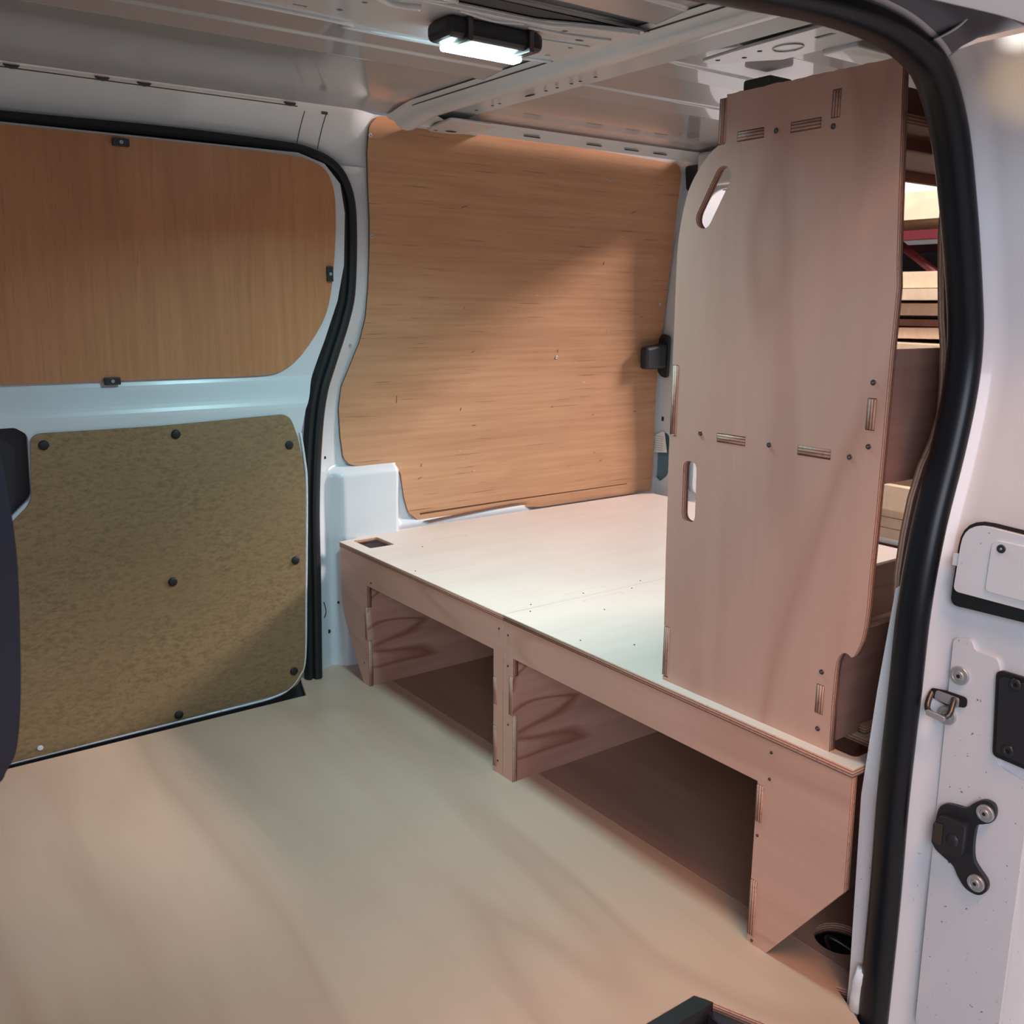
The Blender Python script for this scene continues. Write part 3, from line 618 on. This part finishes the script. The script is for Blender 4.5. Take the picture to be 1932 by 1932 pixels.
# ------------------------------------------------------------------ UPRIGHT SHELF UNIT
su = empty('shelf_unit', (.6,-.65,H), 'tall plywood shelf unit standing on the platform, end panel with two hand holes', 'shelf unit')
XP = .020; TP = .014
right = [(-.803,H),(-.801,.45),(-.802,.504),(-.805,.523),(-.812,.534),(-.820,.5355),(-.829,.533),(-.836,.548),(-.841,.566),(-.844,.60),(-.844,.66),(-.845,.732),(-.845,.822),(-.845,.955),(-.846,1.05),(-.842,1.085),(-.826,1.335)]
lower_right = catmull(right[1:13], 4)
left = [(-.538,1.333),(-.538,1.262)]
curve_l = catmull([(-.526,1.262),(-.509,1.252),(-.485,1.228),(-.466,1.197),(-.454,1.151),(-.449,1.10),(-.449,1.0)], 5)
ragged = []
for k in range(1, 34):
    y = -.826+(.826-.538)*k/34; ragged.append((y, 1.333+random.uniform(-.0007,.0009)))
ep_out = [right[0]]+lower_right+right[13:]+ragged+left+curve_l+[(-.449,.928),(-.449-TP,.928),(-.449-TP,.810),(-.449,.810),(-.452,.60),(-.455,.476),(-.455-TP,.476),(-.455-TP,.383),(-.457,.383),(-.457,H)]
shz = 1.2625; slz = .8115; ST = .0145
holes = [rect(-.612,shz,-.562,shz+ST), rect(-.710,shz,-.659,shz+ST), rect(-.611,slz,-.553,slz+ST), rect(-.766,slz-.001,-.709,slz+ST-.001),
         rect(-.739,1.2725,-.7255,1.309), rect(-.8315,.859,-.818,.903), rect(-.787,.429,-.7735,.475),
         fillet([(-.4925,.773),(-.514,.773),(-.514,.670),(-.4845,.670),(-.4845,.773)][0:0] or [(-.483,.773),(-.513,.773),(-.515,.670),(-.485,.670)], .0148, 8)]
def slot_hole(a, b_, r, n=10):
    a = Vector(a); b_ = Vector(b_); d = (b_-a).normalized(); p = Vector((-d.y,d.x)); out = []
    base = math.atan2(p.y, p.x)
    for k in range(n+1): t = base+PI*k/n; out.append((a.x+r*math.cos(t), a.y+r*math.sin(t)))
    for k in range(n+1): t = base+PI+PI*k/n; out.append((b_.x+r*math.cos(t), b_.y+r*math.sin(t)))
    return out
holes.append(slot_hole((-.538,1.215), (-.503,1.158), .0165))
def end_panel(x, ragged_=True):
    return plate('end_panel', 'X', x, ep_out, ['birch','edge'], 0, TP, su, holes=holes)
ep = end_panel(XP); end_panel(1.185)
for y,z in ((-.634,1.269),(-.730,1.262),(-.518,.821),(-.657,.819),(-.797,.819),(-.825,.837),(-.824,.924),(-.780,.495),(-.781,.405)):
    screw((XP-.0003,y,z), (-1,0,0), ep, .0040, 'screw', 'steel_d')
G = .0013
def board_h(name, z, y0, y1, slots):
    out = [(XP+TP,y0),(1.185,y0),(1.185,y1),(XP+TP,y1)]
    for a,b_ in sorted(slots, reverse=True): out += [(XP+TP,b_-G),(XP-.0006,b_-G),(XP-.0006,a+G),(XP+TP,a+G)]
    return plate(name, 'Z', z, out, ['redply','edge'], G*.5, ST-G, su)
board_h('shelf', shz, -.80, -.545, [(-.612,-.562),(-.710,-.659)])
board_h('shelf', slz, -.82, -.47, [(-.611,-.553),(-.766,-.709)])
def board_v(y, z0, z1, t0, t1, mat='redply', top=None):
    """rail lying in a plane of constant y; outward face at y, body towards +y"""
    out = [(XP+TP,z0),(1.185,z0),(1.185,z1),(XP+TP,z1),(XP+TP,t1-G),(XP-.0007,t1-G),(XP-.0007,t0+G),(XP+TP,t0+G)]
    return plate('rail', 'Y', y, out, [mat,'edge'], -(TP-.001), 0, su)
board_v(-.7385, 1.247, 1.330, 1.2725, 1.309)
board_v(-.831, .782, .967, .859, .903)
board_v(-.7865, H+.001, .545, .429, .475)
board_v(-.538, 1.247, 1.330, 1.2635, 1.3295, 'birch_x')
board_v(-.449-TP, .80, .94, .811, .928, 'birch_x')
board_v(-.455-TP, H+.001, .490, .384, .476, 'birch_x')
plate('corner_strip', 'Z', H+.001, rect(.115,-.80,.50,-.788), ['birch_x','edge'], 0, .012, su)

# ------------------------------------------------------------------ WORK LIGHT
area('rack_fill', (2.5,1.0,3.1), (3.7,1.3,1.2), 1.0, 38, (1.0,.95,.90), .5, 1.9)  # unseen fill added to brighten the white sheets on the rack
wlt = empty('work_light', (-.10,-.08,1.499), 'slim black LED work light shining cold white, stuck under the van roof', 'lamp')
def rot2(x, y, a=.02): return (x*math.cos(a)-y*math.sin(a), x*math.sin(a)+y*math.cos(a))
bm = bmesh.new(); bm_box(bm, (-.205,-.122,1.465), (-.002,-.045,1.4985), .012)
me = bpy.data.meshes.new('lb'); bm.to_mesh(me); bm.free(); link('lamp_body', me, 'plastic', wlt, None, False)
bm = bmesh.new(); bm_box(bm, (-.182,-.080,1.454), (-.020,-.052,1.4655), .005)
me = bpy.data.meshes.new('ls'); bm.to_mesh(me); bm.free(); link('led_strip', me, 'led', wlt, None, False)
for x in (-.165,-.035): box('mounting_band', (x-.005,-.128,1.460), (x+.005,-.040,1.4995), 'steel_d', wlt, .002)
l = bpy.data.lights.new('led_light', 'AREA'); l.shape = 'RECTANGLE'; l.size = .17; l.size_y = .03; l.spread = 2.55; l.energy = 8.6; l.color = (.50,.90,1.0)
lo = bpy.data.objects.new('led_light', l); COL.objects.link(lo); lo.location = (-.098,-.066,1.4505)

# ------------------------------------------------------------------ FRONT SEAT, left edge of the frame
st = empty('front_seat', (-1.2,-.75,.4), 'dark padded front seat backrest, only its edge seen at the far left', 'seat')
so = catmull([(-1.45,1.25),(-1.12,1.22),(-1.065,1.10),(-1.034,.97),(-1.022,.85),(-1.026,.75),(-1.034,.675),(-1.045,.645),(-1.07,.63),(-1.2,.625),(-1.45,.62)], 6, True)
me = plate_mesh('backrest', so, [], -.10, .0)
bk_ = link('backrest', me, ['fabric','fabric'], st, frame('Y', -.75))
md = bk_.modifiers.new('bev', 'BEVEL'); md.width = .02; md.segments = 5; md.limit_method = 'ANGLE'
box('seat_base', (-1.75,-1.05,.16), (-1.12,-.66,.40), 'fabric', st, .05)
box('seat_pedestal', (-1.7,-1.0,0.001), (-1.16,-.70,.17), 'plastic', st, .01)
box('recliner_bar', (-1.15,-.80,.36), (-1.10,-.75,.70), 'plastic', st, .01)

# ------------------------------------------------------------------ WORKSHOP seen through the open rear doorway
wf = box('floor', (-6,-7,-.66), (10,7,-.60), 'concrete'); tag(wf, kind='structure')
ww = box('wall_rear', (7.0,-7,-.60), (7.1,7,4.2), 'wall'); tag(ww, kind='structure')
rk = empty('storage_rack', (3.9,1.6,-.6), 'dark red steel storage rack with diagonal brace seen through the open rear doors', 'rack')
for x in (3.45,4.5):
    for y in (.35,2.45): box('upright', (x-.03,y-.03,-.6), (x+.03,y+.03,2.6), 'red', rk)
for z in (1.402,.70,-.228): 
    box('beam', (3.42,.33,z-.045), (3.48,2.47,z), 'red', rk); box('beam', (4.47,.33,z-.045), (4.53,2.47,z), 'red', rk)
box('cross_beam', (3.50,1.40,1.20), (3.54,1.46,1.35), 'red', rk)
tube('brace', [(3.52,1.40,1.36),(3.52,1.17,1.20),(3.52,.9,.95)], .022, 'red', rk, 6)
tube('brace', [(3.52,1.40,1.36),(3.52,1.42,1.22),(3.52,1.43,.80)], .03, 'red', rk, 6)
sh1 = box('plywood_sheets', (3.40,.4,1.452), (4.5,2.4,1.585), 'pine'); tag(sh1, 'stack of plywood sheets on the top shelf of the red rack', 'plywood')
sh2 = box('white_sheets', (3.42,.4,1.587), (4.5,2.4,1.70), 'white'); tag(sh2, 'white sheets lying on the plywood stack on the red rack', 'sheets')
yb = .9
for k, (z0, z1, x0, tilt, mt, lb) in enumerate(((1.12,1.20,3.42,0,'pine','topmost pale plank of the stack on the middle rack shelf'),(1.06,1.115,3.38,0,'pine','second pale plank from the top of the stack on the rack'),(.985,1.045,3.44,0,'pine','third plank of the stack on the middle rack shelf'),(.93,.965,3.50,0,'redply','thin reddish board in the middle of the plank stack'),(.865,.92,3.46,-.012,'pine','tilted orange batten below the plank stack'),(.80,.85,3.36,.010,'pine','lowest pale board sticking out of the plank stack'))):
    bm = bmesh.new(); bm_box(bm, (-.45,-.85,0), (.5,.85,z1-z0), .002); me = bpy.data.meshes.new('pk'); bm.to_mesh(me); bm.free()
    o = link('plank', me, mt, None, Matrix.Translation((x0+.45,yb+.55+.01*k,z0)) @ Matrix.Rotation(tilt, 4, 'X')); tag(o, lb, 'plank', 'planks stacked on the middle rack shelf')
bt = box('pine_batten', (3.30,.5,.0), (3.36,2.3,.125), 'pine'); tag(bt, 'pine batten lying across the lower shelf of the rack', 'batten')
for k in range(3):
    o = box('pale_board', (3.40,.5,-.178+.058*k), (4.4,2.3,-.124+.058*k), 'pine'); tag(o, ('lowest','middle','topmost')[k]+' of the pale boards stacked below the pine batten', 'board', 'pale boards on the lower rack shelf')
bw = box('dark_crates', (4.55,.2,.72), (5.0,2.6,1.4), 'gap'); tag(bw, 'dark clutter standing behind the red rack', 'crate')
